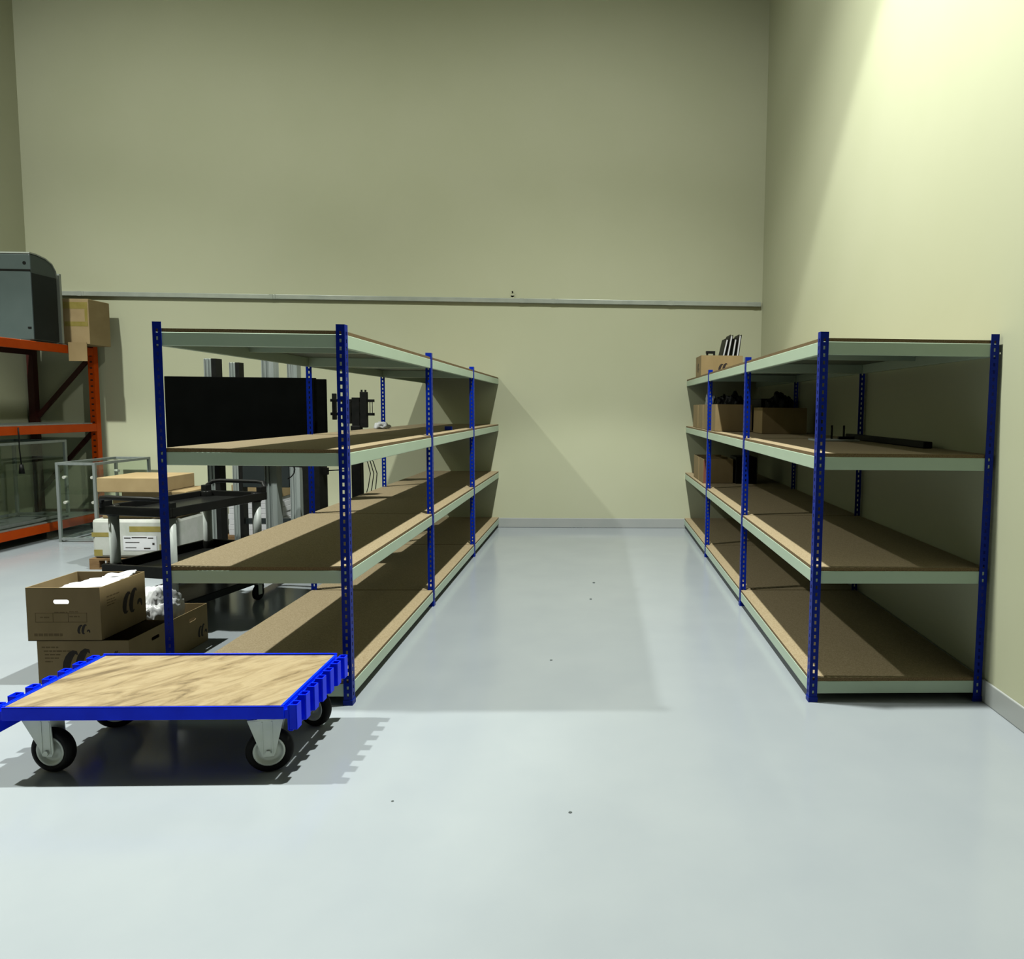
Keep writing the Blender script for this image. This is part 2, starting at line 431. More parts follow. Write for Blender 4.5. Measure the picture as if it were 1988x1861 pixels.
for s in (-1, 1):
    def SB(m_, x0, x1, y0, y1, z0, z1): return m_.box(min(s*x0,s*x1), max(s*x0,s*x1), y0, y1, z0, z1)
    pt = SB(MB(), hx+.013, hx+.017, -hy+.004, hy-.004, .214, TZ-.001)
    SB(pt, hx+.017, hx+.034, -hy+.004, hy-.004, .210, .215)
    pt.build('side_plate', M['cart_blue'], tr)
    sp_ = MB()
    for yy in (-hy+.006, -.20, -.07, .06, .19, hy-.036): SB(sp_, hx+.0002, hx+.0128, yy, yy+.03, .262, .300)
    sp_.build('spacer', M['cart_blue'], tr)
    n = 7
    for i in range(n):
        yy = -hy+.004+(2*hy-.052)*i/(n-1)
        p = MB(); w2 = .044; th = .004; zb, zt = (.206, TZ+.004) if i in (0, n-1) else (.2155, TZ+.008)
        a, b = hx+.0172, hx+.053
        if i not in (0, n-1): SB(p, a, a+th, yy, yy+w2, zb, zt)
        else: a = hx+.0345 if False else hx+.0172; zb = .2155; SB(p, a, a+th, yy, yy+w2, zb, zt)
        SB(p, b-th, b, yy, yy+w2, zb-.006 if False else zb, zt); SB(p, a+th, b-th, yy, yy+th, zb, zt); SB(p, a+th, b-th, yy+w2-th, yy+w2, zb, zt)
        p.build('stake_pocket', M['cart_blue'], tr, bevel=.0015, seg=1)
caster(tr, -2.318-tx, 2.958-ty, R(-8), .262, .048)
caster(tr, -1.402-tx, 2.945-ty, R(13), .262, .008)
caster(tr, -1.385-tx, 3.375-ty, R(-22), .262)
caster(tr, -2.33-tx, 3.375-ty, R(30), .262)

# ------------------------------------------------------------------ archive boxes
def slot_panel(w2, h, slot, th, m=0):
    # a w2 x h sheet in the xz plane (centred in x, base z=0) with an optional rounded slot (cx, cz, sw, sh)
    bm = bmesh.new()
    o = [bm.verts.new((x, 0, z)) for x, z in ((-w2/2,0),(w2/2,0),(w2/2,h),(-w2/2,h))]
    es = [bm.edges.new((o[i], o[(i+1)%4])) for i in range(4)]
    if slot:
        cx, cz, sw, sh = slot; k = []
        for i in range(24):
            t = 2*PI*i/24; c, s_ = math.cos(t), math.sin(t)
            k.append(bm.verts.new((cx+(sw-sh)/2*(1 if c > 0 else -1)+sh/2*c, 0, cz+sh/2*s_)))
        es += [bm.edges.new((k[i], k[(i+1)%24])) for i in range(24)]
    bmesh.ops.triangle_fill(bm, use_beauty=True, edges=es)
    g = bmesh.ops.extrude_face_region(bm, geom=bm.faces[:])
    bmesh.ops.translate(bm, vec=(0, th, 0), verts=[e for e in g['geom'] if isinstance(e, bmesh.types.BMVert)])
    bm.verts.index_update()
    vs = [tuple(v.co) for v in bm.verts]; fs = [[v.index for v in f.verts] for f in bm.faces]
    bm.free()
    return vs, fs
def stroke(mb, pts, widths, X, th=.0006):
    # flat tapering brush stroke in the local xz plane
    n = len(pts); L = []; Rr = []
    for i, p in enumerate(pts):
        a = Vector(pts[max(i-1,0)]); b = Vector(pts[min(i+1,n-1)])
        d = (b-a).normalized(); nn = Vector((-d.y, d.x)); q = Vector(p)
        L.append(q+nn*widths[i]/2); Rr.append(q-nn*widths[i]/2)
    vs = [(p.x, -th, p.y) for p in L]+[(p.x, -th, p.y) for p in Rr]+[(p.x, 0, p.y) for p in L]+[(p.x, 0, p.y) for p in Rr]
    fs = []
    for i in range(n-1):
        fs += [(i, i+1, n+i+1, n+i), (2*n+i, 3*n+i, 3*n+i+1, 2*n+i+1), (i, 2*n+i, 2*n+i+1, i+1), (n+i, n+i+1, 3*n+i+1, 3*n+i)]
    mb.add(vs, fs, 0, False, X)
def logo(mb, cx, cz, s, X):
    # two bold leaning crescents and a small hooked arch
    for dx, h in ((-.42, .9), (.12, 1.05)):
        pts = []; wd = []
        for i in range(11):
            t = R(52)+R(246)*i/10
            lean = .13*math.sin(t)
            pts.append((cx+s*(dx+.24*math.cos(t)+lean), cz+s*(.58*h*math.sin(t))))
            wd.append(s*(.03+.30*math.sin(PI*i/10)**.8))
        stroke(mb, pts, wd, X)
    pts = []; wd = []
    for i in range(8):
        t = R(165)-R(175)*i/7
        pts.append((cx+s*(.58+.17*math.cos(t)), cz+s*(-.42+.30*math.sin(t))))
        wd.append(s*(.08+.15*math.sin(PI*i/7)))
    stroke(mb, pts, wd, X)
def lines(mb, X, rows, th=.0005):
    # rows of faded print too small to read: (x, z, length, height); broken into word-like dashes
    rr = random.Random(3)
    for x, z, ln, h in rows:
        p = x
        while p < x+ln-.004:
            e = min(p+rr.uniform(.014, .032), x+ln)
            mb.box(p, e, -th, 0, z-h/2, z+h/2, X=X)
            p = e+.005
def archive_box(label, loc, w2, d, h, rotz=0, front_slot=None, side_slots=(), marks=None, group=None, t=.004, cat='box'):
    root = thing('cardboard_box', label, cat, loc, rotz, group)
    mb = MB()
    mb.box(-w2/2, w2/2, -d/2, d/2, 0, t)
    vs, fs = slot_panel(w2, h, front_slot, t)
    mb.add(vs, fs, X=Matrix.Translation((0, -d/2, 0)))
    vs, fs = slot_panel(w2, h, front_slot, t)
    mb.add(vs, fs, X=Matrix.Translation((0, d/2, 0)) @ Matrix.Rotation(PI, 4, 'Z'))
    for s in (1, -1):
        sl = side_slots[0] if side_slots else None
        vs, fs = slot_panel(d-2*t, h, sl, t)
        mb.add(vs, fs, X=Matrix.Translation((s*w2/2, 0, 0)) @ Matrix.Rotation(s*PI/2, 4, 'Z'))
    body = mb.build('box_body', [M['card']], root)
    XF = Matrix.Translation((0, -d/2, 0))
    XS = Matrix.Translation((w2/2, 0, 0)) @ Matrix.Rotation(PI/2, 4, 'Z')
    XA = Matrix.Translation((-w2/2, 0, 0)) @ Matrix.Rotation(-PI/2, 4, 'Z')
    if marks: marks(root, body, XF, XS, XA)
    return root

def marks_top(root, body, XF, XS, XA):
    for z_, X_ in (((.105, .066, .042), XF), ((.075, .155, .105), XS)):
        k = MB(); logo(k, *z_, X_)
        a = k.build('printed_logo', M['ink'], body); a['label'] = 'dark brown brush stroke logo'
    q = MB()
    lines(q, XF, [(-.165, .035, .155, .016), (-.128, .134, .05, .007), (.03, .138, .055, .006), (-.05, .163, .07, .005), (.03, .166, .055, .005)])
    for x0, x1, z0, z1 in ((-.155,.125,.157,.160),(-.155,.125,.106,.109),(-.155,-.152,.106,.160),(.122,.125,.106,.160),(-.06,-.057,.106,.160),(.022,.025,.106,.160)):
        q.box(x0, x1, -.0005, 0, z0, z1, X=XF)
    lines(q, XS, [(-.14, .235, .11, .008), (-.14, .215, .07, .006), (-.14, .20, .075, .006), (-.14, .185, .06, .006)])
    b = q.build('printed_text', M['ink_soft'], body); b['label'] = 'faded printed lines and an address frame'
def marks_low(root, body, XF, XS, XA):
    k = MB(); logo(k, .185, .18, .018, XF)
    k.build('printed_mark', M['ink'], body)
    k = MB(); logo(k, -.01, .118, .125, XF)
    a = k.build('printed_logo', M['ink'], body); a['label'] = 'large dark brush stroke logo'
    q = MB(); lines(q, XF, [(-.225, .212, .09, .008), (-.215, .190, .155, .008), (-.21, .170, .085, .007), (-.21, .150, .075, .007), (-.21, .130, .04, .007)])
    b = q.build('printed_text', M['ink_soft'], body); b['label'] = 'faded printed lines of text'
def marks_rear(root, body, XF, XS, XA):
    k = MB(); logo(k, .125, .085, .06, XS)
    a = k.build('printed_logo', M['ink'], body); a['label'] = 'dark brush stroke logo'
def marks_far(root, body, XF, XS, XA):
    for z_, X_ in (((.03, .09, .085), XF), ((.0, .10, .08), XA)):
        k = MB(); logo(k, *z_, X_)
        a = k.build('printed_logo', M['ink'], body); a['label'] = 'dark brush stroke logo'

LB = .250
archive_box('closed brown cardboard box under the box of papers, behind the trolley', (-2.868, 4.085, 0), .50, .37, LB, side_slots=[(.05, .19, .075, .022)], marks=marks_low)
archive_box('brown cardboard box on the floor holding a white plastic bag', (-2.852, 4.468, 0), .50, .37, LB, rotz=R(-1), side_slots=[(.02, .19, .075, .022)], marks=marks_rear)
archive_box('open brown cardboard box of white papers, topmost of its stack', (-2.958, 4.085, LB+.001), .40, .385, .302, front_slot=(-.012, .222, .088, .026), marks=marks_top)
def sheet(label, cx, cy, cz, w2, d, rx, ry, rz, n=9, seed=0, group=None, amp=.006):
    # a small sheaf of loose white paper, slightly curled
    rr = random.Random(seed); mb = MB(); X = Matrix.Translation((cx, cy, cz)) @ Matrix.Rotation(rz, 4, 'Z') @ Matrix.Rotation(rx, 4, 'X') @ Matrix.Rotation(ry, 4, 'Y')
    k = n; th = .010
    def H(i, j): return amp*noise.noise(Vector((i*.5+seed, j*.5, seed*1.7)))*2 + amp*math.sin(i*.8+seed)*.6
    vs = []
    for s in (0, 1):
        for j in range(k):
            for i in range(k):
                vs.append((-w2/2+w2*i/(k-1), -d/2+d*j/(k-1), H(i, j)+s*th))
    N = k*k; fs = []
    for j in range(k-1):
        for i in range(k-1):
            a = j*k+i
            fs.append((a+N, a+1+N, a+k+1+N, a+k+N)); fs.append((a, a+k, a+k+1, a+1))
    ring = [i for i in range(k)]+[j*k+k-1 for j in range(1,k)]+[(k-1)*k+i for i in range(k-2,-1,-1)]+[j*k for j in range(k-2,0,-1)]
    for q in range(len(ring)):
        a, b = ring[q], ring[(q+1)%len(ring)]
        fs.append((a, b, b+N, a+N))
    mb.add(vs, fs, 0, True, X)
    return tag(mb.build('paper_sheaf', M['paper']), label, 'papers', group)
sheet('white paper sheaf nearest the front edge inside the top cardboard box', -2.925, 4.052, LB+.270, .29, .105, R(5), R(-4), R(2), seed=1, amp=.004)
sheet('white paper sheaf in the middle of the top box leaning right', -2.895, 4.150, LB+.281, .26, .075, R(5), R(-6), R(-2), seed=2, amp=.004)
sheet('white folded papers standing highest at the back of the top box', -2.87, 4.225, LB+.292, .17, .06, R(10), R(-7), R(2), seed=3, amp=.005)
sheet('white papers lying deeper at the left inside the top box', -3.105, 4.10, LB+.222, .08, .24, R(-3), R(3), R(-2), seed=4, amp=.004)
sheet('white paper bundle right behind the handle slot of the top box', -2.965, 3.943, LB+.222, .26, .095, R(50), R(0), R(0), seed=5, amp=.002)

def blob(name, label, cat, loc, sx, sy, sz, m, seed, amp=.25, freq=2.2, flat=True, group=None, sub=5, ridge=True, parent=None):
    bm = bmesh.new()
    bmesh.ops.create_icosphere(bm, subdivisions=sub, radius=1)
    for v in bm.verts:
        p = v.co.normalized()
        n1 = noise.noise(p*freq+Vector((seed, 0, 0)))
        n2 = abs(noise.noise(p*freq*2.3+Vector((0, seed, 3)))) if ridge else 0
        n3 = abs(noise.noise(p*freq*5.5+Vector((3, seed, seed)))) if ridge else 0
        q = p*(1+amp*n1-amp*.8*n2-amp*.12*n3)
        if flat: q.z = max(q.z, -.55)
        v.co = Vector((q.x*sx, q.y*sy, q.z*sz))
    zmin = min(v.co.z for v in bm.verts)
    for v in bm.verts: v.co.z -= zmin
    me = bpy.data.meshes.new(name); bm.to_mesh(me); bm.free()
    me.materials.append(m)
    for p in me.polygons: p.use_smooth = True
    o = link(name, me, parent, loc)
    if label: tag(o, label, cat, group)
    return o
blob('plastic_bag', 'crumpled white plastic bag stuffed in the rear floor box', 'bag', (-2.81, 4.475, .008), .175, .135, .255, M['plastic_wrap'], 5.3, amp=.32, freq=2.0)

# ------------------------------------------------------------------ utility cart
CA = R(-12)
uc = thing('utility_cart', 'black three-tier utility cart with grey legs behind the left shelving', 'cart', (-3.352, 4.90, 0), CA)
CW, CLN = .452, .85       # leg spacing across and along (local x, y)
ex0, ex1, ey0, ey1 = -.055, CW+.055, -.06, CLN+.06
def tray(name, z0, z1):
    m = MB(); th = .022
    m.box(ex0, ex1, ey0, ey0+th, z0, z1).box(ex0, ex1, ey1-th, ey1, z0, z1)
    m.box(ex0, ex0+th, ey0+th, ey1-th, z0, z1).box(ex1-th, ex1, ey0+th, ey1-th, z0, z1)
    m.box(ex0+th, ex1-th, ey0+th, ey1-th, z0, z0+.02)
    for x in (0, CW):
        for y in (0, CLN): m.cyl((x,y,z0-.012),(x,y,z1), .038, 20)
    return m.build(name, M['tray'], uc, bevel=.006)
tray('top_tray', .809, .872); tray('middle_tray', .385, .467); tray('bottom_tray', .150, .205)
for x in (0, CW):
    for y in (0, CLN):
        MB().cyl((x,y,.16),(x,y,.8), .032, 20).build('leg', M['leg_grey'], uc)
        c = MB().cyl((x,y,.125),(x,y,.150), .03, 16).box(x-.02,x-.016,y-.03,y+.012,.045,.135).box(x+.016,x+.02,y-.03,y+.012,.045,.135).build('caster', M['zinc'], uc)
        MB().lathe([(.012,-.013),(.056,-.013),(.062,-.008),(.062,.008),(.056,.013),(.012,.013)], (x, y-.012, .062), axis=(1,0,0), n=28).build('wheel', M['rubber'], c)
for nm, yy, zz, s in (('near', ey0, .936, -1), ('far', ey1, .948, 1)):
    h = MB(); y2 = yy+s*(.02)
    pts = [(ex0+.02, yy-s*.012, .86), (ex0+.02, yy-s*.006, zz-.035), (ex0+.05, y2, zz-.006), (ex0+.11, y2+s*.012, zz), (CW/2, y2+s*.016, zz), (ex1-.11, y2+s*.012, zz), (ex1-.05, y2, zz-.006), (ex1-.02, yy-s*.006, zz-.035), (ex1-.02, yy-s*.012, .86)]
    h.tube(pts, .0165, 12)
    for x in (ex0+.004, ex1-.054): h.box(x, x+.05, min(yy, yy-s*.06), max(yy, yy-s*.06), .82, zz-.03)
    h.build('push_handle', M['black'], uc, bevel=.004)

# ------------------------------------------------------------------ wrapped pallet stack behind the cart
PX0, PX1, PY0, PY1 = -4.80, -3.98, 6.66, 7.20
pl = thing('wooden_pallet', 'small wooden pallet under the white wrapped carton', 'pallet', ((PX0+PX1)/2, (PY0+PY1)/2, 0))
wx, wy = (PX1-PX0)/2, (PY1-PY0)/2
for yy in (-wy, -.04, wy-.08):
    MB().box(-wx, wx, yy, yy+.08, 0, .016).box(-wx, -wx+.09, yy, yy+.08, .016, .085).box(-.045, .045, yy, yy+.08, .016, .085).box(wx-.09, wx, yy, yy+.08, .016, .085).build('bearer', M['wood'], pl)
MB().box(-wx, wx, -wy, wy, .085, .103).build('top_boards', M['wood'], pl)
def carton(name, label, x0, x1, y0, y1, z0, z1, m, rot=0, cat='box', tape=None, group=None, bevel=.006):
    r = thing(name, label, cat, ((x0+x1)/2, (y0+y1)/2, z0), rot, group)
    a, b, h = (x1-x0)/2, (y1-y0)/2, z1-z0
    MB().box(-a, a, -b, b, 0, h).build('carton_body', m, r, bevel=bevel)
    if tape:
        for (ta, tb, tc, td) in tape: MB().box(-a+2*a*ta, -a+2*a*tb, -b-.0012, -b+.001, h*tc, h*td).build('packing_tape', M['tape'], r)
    return r
wr = carton('wrapped_carton', 'white plastic wrapped carton with yellow tape on the pallet behind cart', -4.78, -4.00, 6.68, 7.17, .104, .478, M['wrap'], tape=[(0,.27,.55,.66),(.45,.95,.68,.82),(.80,.98,.18,.36),(.02,.12,.06,.22)], bevel=.03)
k = MB()
k.box(-.10, .21, -.2475, -.2455, .075, .215)
k.build('shipping_label', M['paper'], wr)
k = MB()
for a, b, c, d in ((-.09,-.03,.19,.20),(-.02,.12,.195,.205),(.13,.18,.19,.20),(.09,.15,.09,.102),(.17,.19,.13,.15),(-.08,.02,.10,.106),(-.08,.05,.15,.156)):
    k.box(a, b, -.2485, -.2475, c, d)
k.build('label_print', M['ink'], wr)
carton('flat_carton', 'thin tan carton lying directly on the white wrapped carton', -4.70, -4.02, 6.72, 7.16, .480, .552, M['card_light'])
carton('flat_carton', 'dark brown carton in the middle of the stack behind the cart', -4.60, -3.98, 6.72, 7.20, .554, .668, M['card'])
carton('flat_carton', 'brown carton sticking out to the right under the topmost flat carton', -4.50, -3.90, 6.70, 7.20, .670, .742, M['card'])
carton('flat_carton', 'pale tan flat carton, topmost of the stack behind the cart', -4.655, -4.08, 6.60, 7.16, .744, .880, M['card_light'], rot=R(0))

# ------------------------------------------------------------------ paper reams near the back wall
p2 = thing('wooden_pallet', 'low wooden pallet under the stack of white reams', 'pallet', (-3.92, 8.25, 0))
for yy in (-.30, -.04, .22): MB().box(-.36, .36, yy, yy+.08, 0, .06).build('bearer', M['wood'], p2)
MB().box(-.36, .36, -.30, .30, .06, .078).build('top_boards', M['wood'], p2)
zz = .079
for i in range(7):
    hh = .060
    dx = rnd.uniform(-.012, .012)
    q = carton('paper_ream_box', 'white packet of paper in the stack near the back wall', -4.20+dx, -3.66+dx, 8.02, 8.45, zz, zz+hh, M['paper'], group='white packets stacked near the back wall', bevel=.004)
    zz += hh+.0012
carton('flat_carton', 'brown cardboard box with a hole on the white packets', -4.17, -3.65, 8.03, 8.42, zz, zz+.15, M['card_light'])
carton('paper_bundle', 'pale bundle on the floor left of the white packets', -4.62, -4.34, 7.95, 8.30, 0, .42, M['wrap'], cat='bundle', bevel=.02)

# ------------------------------------------------------------------ screens on aluminium stands
def stand(label, x0, x1, y0, y1, h, screen=None, panel=None):
    # two aluminium columns with black right faces on a wheeled base
    r = thing('display_stand', label, 'stand', (x0, y0, 0))
    dx, dy = x1-x0, y1-y0
    for px, py in ((0, 0), (dx, dy)):
        ch = M['black'] if px == 0 else M['alu']
        c = MB().box(px-.052, px-.044, py-.05, py+.05, .09, h).box(px-.044, px-.026, py-.043, py+.05, .09, h-.002).box(px-.026, px-.014, py-.05, py+.05, .09, h).box(px-.014, px+.004, py-.043, py+.05, .09, h-.002).box(px+.004, px+.012, py-.05, py+.05, .09, h).build('column', M['alu'], r, bevel=.003)
        MB().box(px+.013, px+.052, py-.05, py+.05, .09, h).build('cable_channel', ch, c)
        MB().box(px-.045, px+.045, py-.32, py+.36, .07, .09).build('foot_bar', M['dark_panel'], r, bevel=.004)
        for yy in (-.28, .32):
            MB().lathe([(.01,-.012),(.032,-.012),(.035,-.008),(.035,.008),(.032,.012),(.01,.012)], (px, py+yy, .035), axis=(1,0,0), n=20).build('caster_wheel', M['rubber'], r)
    MB().box(.052, dx-.052, min(0,dy)-.01, max(0,dy)+.02, .30, .36).build('cross_rail', M['dark_panel'], r)
    return r
def tv(label, xc, y, z0, z1, w2):
    r = thing('flat_screen', label, 'screen', (xc, y, z0))
    h = z1-z0
    MB().box(-w2/2, w2/2, 0, .032, 0, h).build('panel', M['screen'], r, bevel=.004)
    MB().box(-w2/2+.008, w2/2-.008, -.003, .0, .012, h-.008).build('display_face', M['screen'], r)
    MB().box(-w2*.28, w2*.28, .032, .058, h*.12, h*.6).build('rear_housing', M['black'], r, bevel=.008)
    return r
s1 = stand('front display stand with two aluminium columns carrying the large black screen', -3.33, -2.845, 6.18, 6.18, 1.965)
tv('large black flat screen on the stand behind the left shelving', -3.045, 6.06, 1.105, 1.806, 1.26)
s2 = stand('rear display stand with two aluminium columns and charcoal box below', -3.80, -3.205, 7.50, 7.50, 2.01)
MB().box(.056, .54, -.06, .10, .70, 1.15).build('equipment_box', M['dark_panel'], s2, bevel=.006)
tv('second black flat screen half hidden behind the large one', -3.45, 7.38, 1.145, 1.845, 1.235)

# black tower with a plug and cable
tw = thing('tower_cabinet', 'tall black cabinet with plug and cable by the rear shelving post', 'cabinet', (-2.83, 7.05, 0))
MB().box(-.085, .085, -.10, .10, 0, 1.12).build('cabinet_body', M['black'], tw, bevel=.006)
MB().prism([(-.085,.95),(-.085,1.01),(-.22,.995),(-.30,.975),(-.30,.96)], 'y', -.03, .02).build('cable_plug', M['black'], tw)
MB().box(.086, .13, -.03, .02, .88, .95).build('cable_plug', M['black'], tw)
k = MB().tube([(-.30,0,.975),(-.36,0,.965),(-.40,0,.97)], .008)
k.build('cable', M['black'], tw)
k = MB().tube([(-.34+.14*math.cos(R(a)), .0, .93+.11*math.sin(R(a))) for a in range(120, -80, -20)], .006)
k.build('cable', M['black'], tw)
k = MB().tube([(.13,0,.92),(.20,0,.925),(.29,0,.93)], .006)
k.build('cable', M['black'], tw)

# monitor bracket stand
bs = thing('bracket_stand', 'black monitor bracket stand with clamps and hanging cables by back wall', 'stand', (-2.56, 7.55, 0))
MB().box(-.20, .20, -.22, .22, 0, .035).build('base_plate', M['black'], bs, bevel=.006)
MB().box(-.07, .03, -.05, .05, .035, 1.36).build('column', M['black'], bs, bevel=.006)
MB().box(-.06, .02, -.03, .03, 1.36, 1.66).box(.03, .10, -.04, .02, 1.34, 1.72).box(-.16,-.07,-.03,.03,1.38,1.62).box(-.27,-.23,-.02,.02,1.42,1.70).build('clamp_block', M['black'], bs, bevel=.004)
for z in (1.612, 1.468): MB().box(-.29, .17, -.015, .015, z, z+.030).build('cross_bar', M['black'], bs, bevel=.003)
MB().box(.035,.05,-.02,.0,1.72,1.742).box(.075,.09,-.02,.0,1.72,1.742).cyl((.125,0,1.49),(.125,0,1.62),.004,8).cyl((.15,0,1.49),(.15,0,1.62),.004,8).build('threaded_rod', M['black'], bs)
for a in range(3):
    k = MB().tube([(.05+.03*a, -.03, 1.02), (.10+.03*a, -.04, .98), (.13+.035*a, -.04, .85), (.10+.04*a, -.03, .70), (.06+.05*a, -.02, .58)], .005)
    k.build('cable', M['black'], bs)

# ------------------------------------------------------------------ orange pallet rack
OX, OY1, OY0 = -6.27, 8.95, 6.1     # front face x, far and near frames
orr = thing('pallet_rack', 'orange pallet rack with dark red braces along the left wall', 'rack', (OX, OY1, 0))
OD = -.74
def up_mb(x, y, h):
    m = MB(); m.box(x-.075, x, y-.004, y, 0.004, h).box(x-.075, x-.071, y, y+.07, .004, h).box(x-.004, x, y, y+.07, .004, h)
    return m
NL = OY0-OY1
for y in (0, NL):
    for x, mm in ((0, 'orange'), (OD, 'rust')):
        u = up_mb(x, y, 2.62)
        z = .12
        while z < 2.55: u.box(x-.052, x-.022, y-.0046, y-.004, z, z+.02, 1); z += .075
        u.box(x-.09, x+.012, y-.02, y+.09, 0, .004)
        u.build('upright', [M[mm], M['rust']], orr)
    def brace(z0, z1, xa, xb):
        d = Vector((xb-xa, 0, z1-z0)); n = Vector((-d.z, 0, d.x)).normalized()*.026
        p = [(xa+n.x, z0+n.z), (xa-n.x, z0-n.z), (xb-n.x, z1-n.z), (xb+n.x, z1+n.z)]
        MB().prism(p, 'y', y+.02, y+.045).build('brace', M['rust'], orr)
    brace(1.39, 2.13, OD, -.076); brace(.47, 1.21, OD, -.076)
    MB().box(OD, -.076, y+.02, y+.045, .18, .23).build('brace', M['rust'], orr)
for zt in (2.250, 1.312, .190):
    for x, mm in ((-.045, 'orange'), (OD-.03, 'rust')):
        MB().box(x, x+.045, NL+.072, -.006, zt-.095, zt).build('rack_beam', M[mm], orr, bevel=.004)
    d0 = MB(); y = NL+.08; 
    while y < -.02:
        d0.box(OD+.02, -.05, y, min(y+.285, -.01), zt-.02, zt+.012); y += .29
    d0.build('deck_boards', M['leg_grey'], orr)

def round_profile():
    # (y,z) outline of the copier end, rounded towards the back
    return [(0,0),(.40,0),(.40,.62),(.385,.70),(.34,.79),(.27,.855),(.16,.895),(.04,.905),(0,.90)]
pr = thing('copier', 'blue grey copier with rounded pale top on the orange rack', 'copier', (-6.27, 8.04, 2.2635))
q = [(0,0),(.35,0),(.35,.70),(.335,.77),(.29,.835),(.21,.875),(.08,.895),(0,.895)]
KC = 1.05
q = [(y*KC, z*KC) for y, z in q]
MB().prism([(y*1.0, z) for y, z in q], 'x', -.62, 0).build('casing', M['printer'], pr, bevel=.012)
# pale lid: curved cap over the casing
cap = [(-.004,.897),(.08,.898),(.21,.878),(.295,.838),(.343,.772),(.356,.70),(.362,.70),(.349,.778),(.300,.848),(.214,.890),(.08,.912),(-.004,.912)]
cap = [(y*KC, z*KC) for y, z in cap]
MB().prism(cap, 'x', -.625, .004, smooth=False).build('lid', M['printer_lid'], pr)
MB().box(-.622, .001, -.003, .0, .750, .771).build('front_seam', M['black'], pr)
MB().box(-.055, -.02, -.006, .0, .125, .145).cyl((-.06,-.004,.84),(-.06,0,.84),.018,14).build('latch', M['black'], pr)
MB().box(.001, .004, .006, .361, .01, .735).build('side_panel', M['dark_panel'], pr)
sp = MB().box(-.60, .0, 0, .03, 0, .80).build('foam_sheet', M['printer_lid'], None, (-6.272, 8.455, 2.2635))
tag(sp, 'pale foam sheet standing behind the copier on the orange rack', 'foam')
cb = thing('cardboard_box', 'tall tan taped cardboard box on the end of the orange rack', 'box', (-6.225, 8.755, 2.2635))
cw, cdp, ch = .362, .36, .535
MB().box(-cw/2, cw/2, -cdp/2, cdp/2, 0, ch).build('box_body', M['card_light'], cb, bevel=.006)
a, b = -cdp/2-.0012, -cdp/2
for t4 in ((-.12, cw/2-.01, ch*.78, ch*.93), (cw/2-.045, cw/2-.012, ch*.51, ch*.775), (-.10, cw/2-.012, ch*.40, ch*.50), (-.16, -.125, .02, ch*.9)):
    MB().box(t4[0], t4[1], a, b, t4[2], t4[3]).build('packing_tape', M['tape'], cb)
MB().box(-.03, .185, -.24, -.234, -.20, .02).build('hanging_flap', M['card'], cb)
MB().box(-.03, .185, -.234, -.18, .0002, .006).build('bottom_flap', M['card'], cb)

# ------------------------------------------------------------------ glass showcases
def showcase(label, x0, x1, y0, y1, z0, h, rot=0, clips=True):
    r = thing('glass_showcase', label, 'showcase', (x0, y0, z0), rot)
    w2, d = x1-x0, y1-y0; s = .030
    f = MB()
    for x in (0, w2-s):
        for y in (0, d-s): f.box(x, x+s, y, y+s, 0, h)
    for z in (.02, h-s):
        for y in (0, d-s): f.box(s, w2-s, y, y+s, z, z+s)
        for x in (0, w2-s): f.box(x, x+s, s, d-s, z, z+s)
    f.build('frame', M['alu'], r, bevel=.003)
    for nm, b in (('front', (s, w2-s, .012, .017, .05, h-s)), ('back', (s, w2-s, d-.017, d-.012, .05, h-s)), ('left', (.012, .017, s, d-s, .05, h-s)), ('right', (w2-.017, w2-.012, s, d-s, .05, h-s)), ('top', (s, w2-s, s, d-s, h-.018, h-.013)), ('shelf', (.02, w2-.02, .02, d-.02, h*.60, h*.60+.006))):
        MB().box(*b).build('glass_pane', M['glass'], r)
    if clips:
        for z in (h*.815, h*.50):
            for x in (.085, w2-.042): MB().cyl((x, .004, z), (x, .05, z), .017, 14).build('white_clip', M['white_knob'], r)
        MB().cyl((w2-.06, d*.42, h*.86), (w2-.012, d*.42, h*.86), .017, 14).build('white_clip', M['white_knob'], r)
    return r
showcase('aluminium framed glass showcase standing on floor by the orange rack', -6.075, -5.64, 7.98, 8.96, 0, .902)
showcase('glass showcase standing inside the orange rack on its lowest beam', -6.96, -6.34, 6.65, 8.53, .204, .93)
hc = thing('hanging_plug', 'black cable with a plug hanging from the orange rack shelf', 'cable', (-6.255, 7.74, 1.30))
MB().tube([(0,0,0),(.004,0,-.10),(.0,0,-.22),(.012,0,-.40)], .006).build('cable', M['black'], hc)
MB().cyl((.012,0,-.40),(.013,0,-.50), .018, 12, r1=.028).build('plug', M['black'], hc)

# ------------------------------------------------------------------ things on the right shelving
Z1, Z2, Z3 = TOPS[1]+.0005, TOPS[2]+.0005, TOPS[3]+.0005
def bx_shelf(label, x0, x1, y0, y1, z, h, marks=None):
    return archive_box(label, ((x0+x1)/2, (y0+y1)/2, z), x1-x0, y1-y0, h, marks=marks)
bx_shelf('open brown box with black binders on the top of right shelving', 1.18, 1.66, 7.98, 8.40, Z3, .235, marks_far)
def binder(label, x, y, z, tilt, m2, h=.34, w2=.034, d=.27, lean=0):
    r = thing('ring_binder', label, 'binder', (x, y, z))
    X = Matrix.Rotation(tilt, 4, 'Y')
    MB().box(-w2/2, w2/2, d/2-.003, d/2, 0, h, X=X).box(-w2/2, -w2/2+.006, -d/2, d/2-.003, 0, h, X=X).box(w2/2-.006, w2/2, -d/2, d/2-.003, 0, h, X=X).build('cover', M['black'], r)
    MB().box(-w2/2+.0075, w2/2-.0075, -d/2+.010, d/2-.006, .004, h-.014, X=X).build('pages', M[m2], r)
    return r
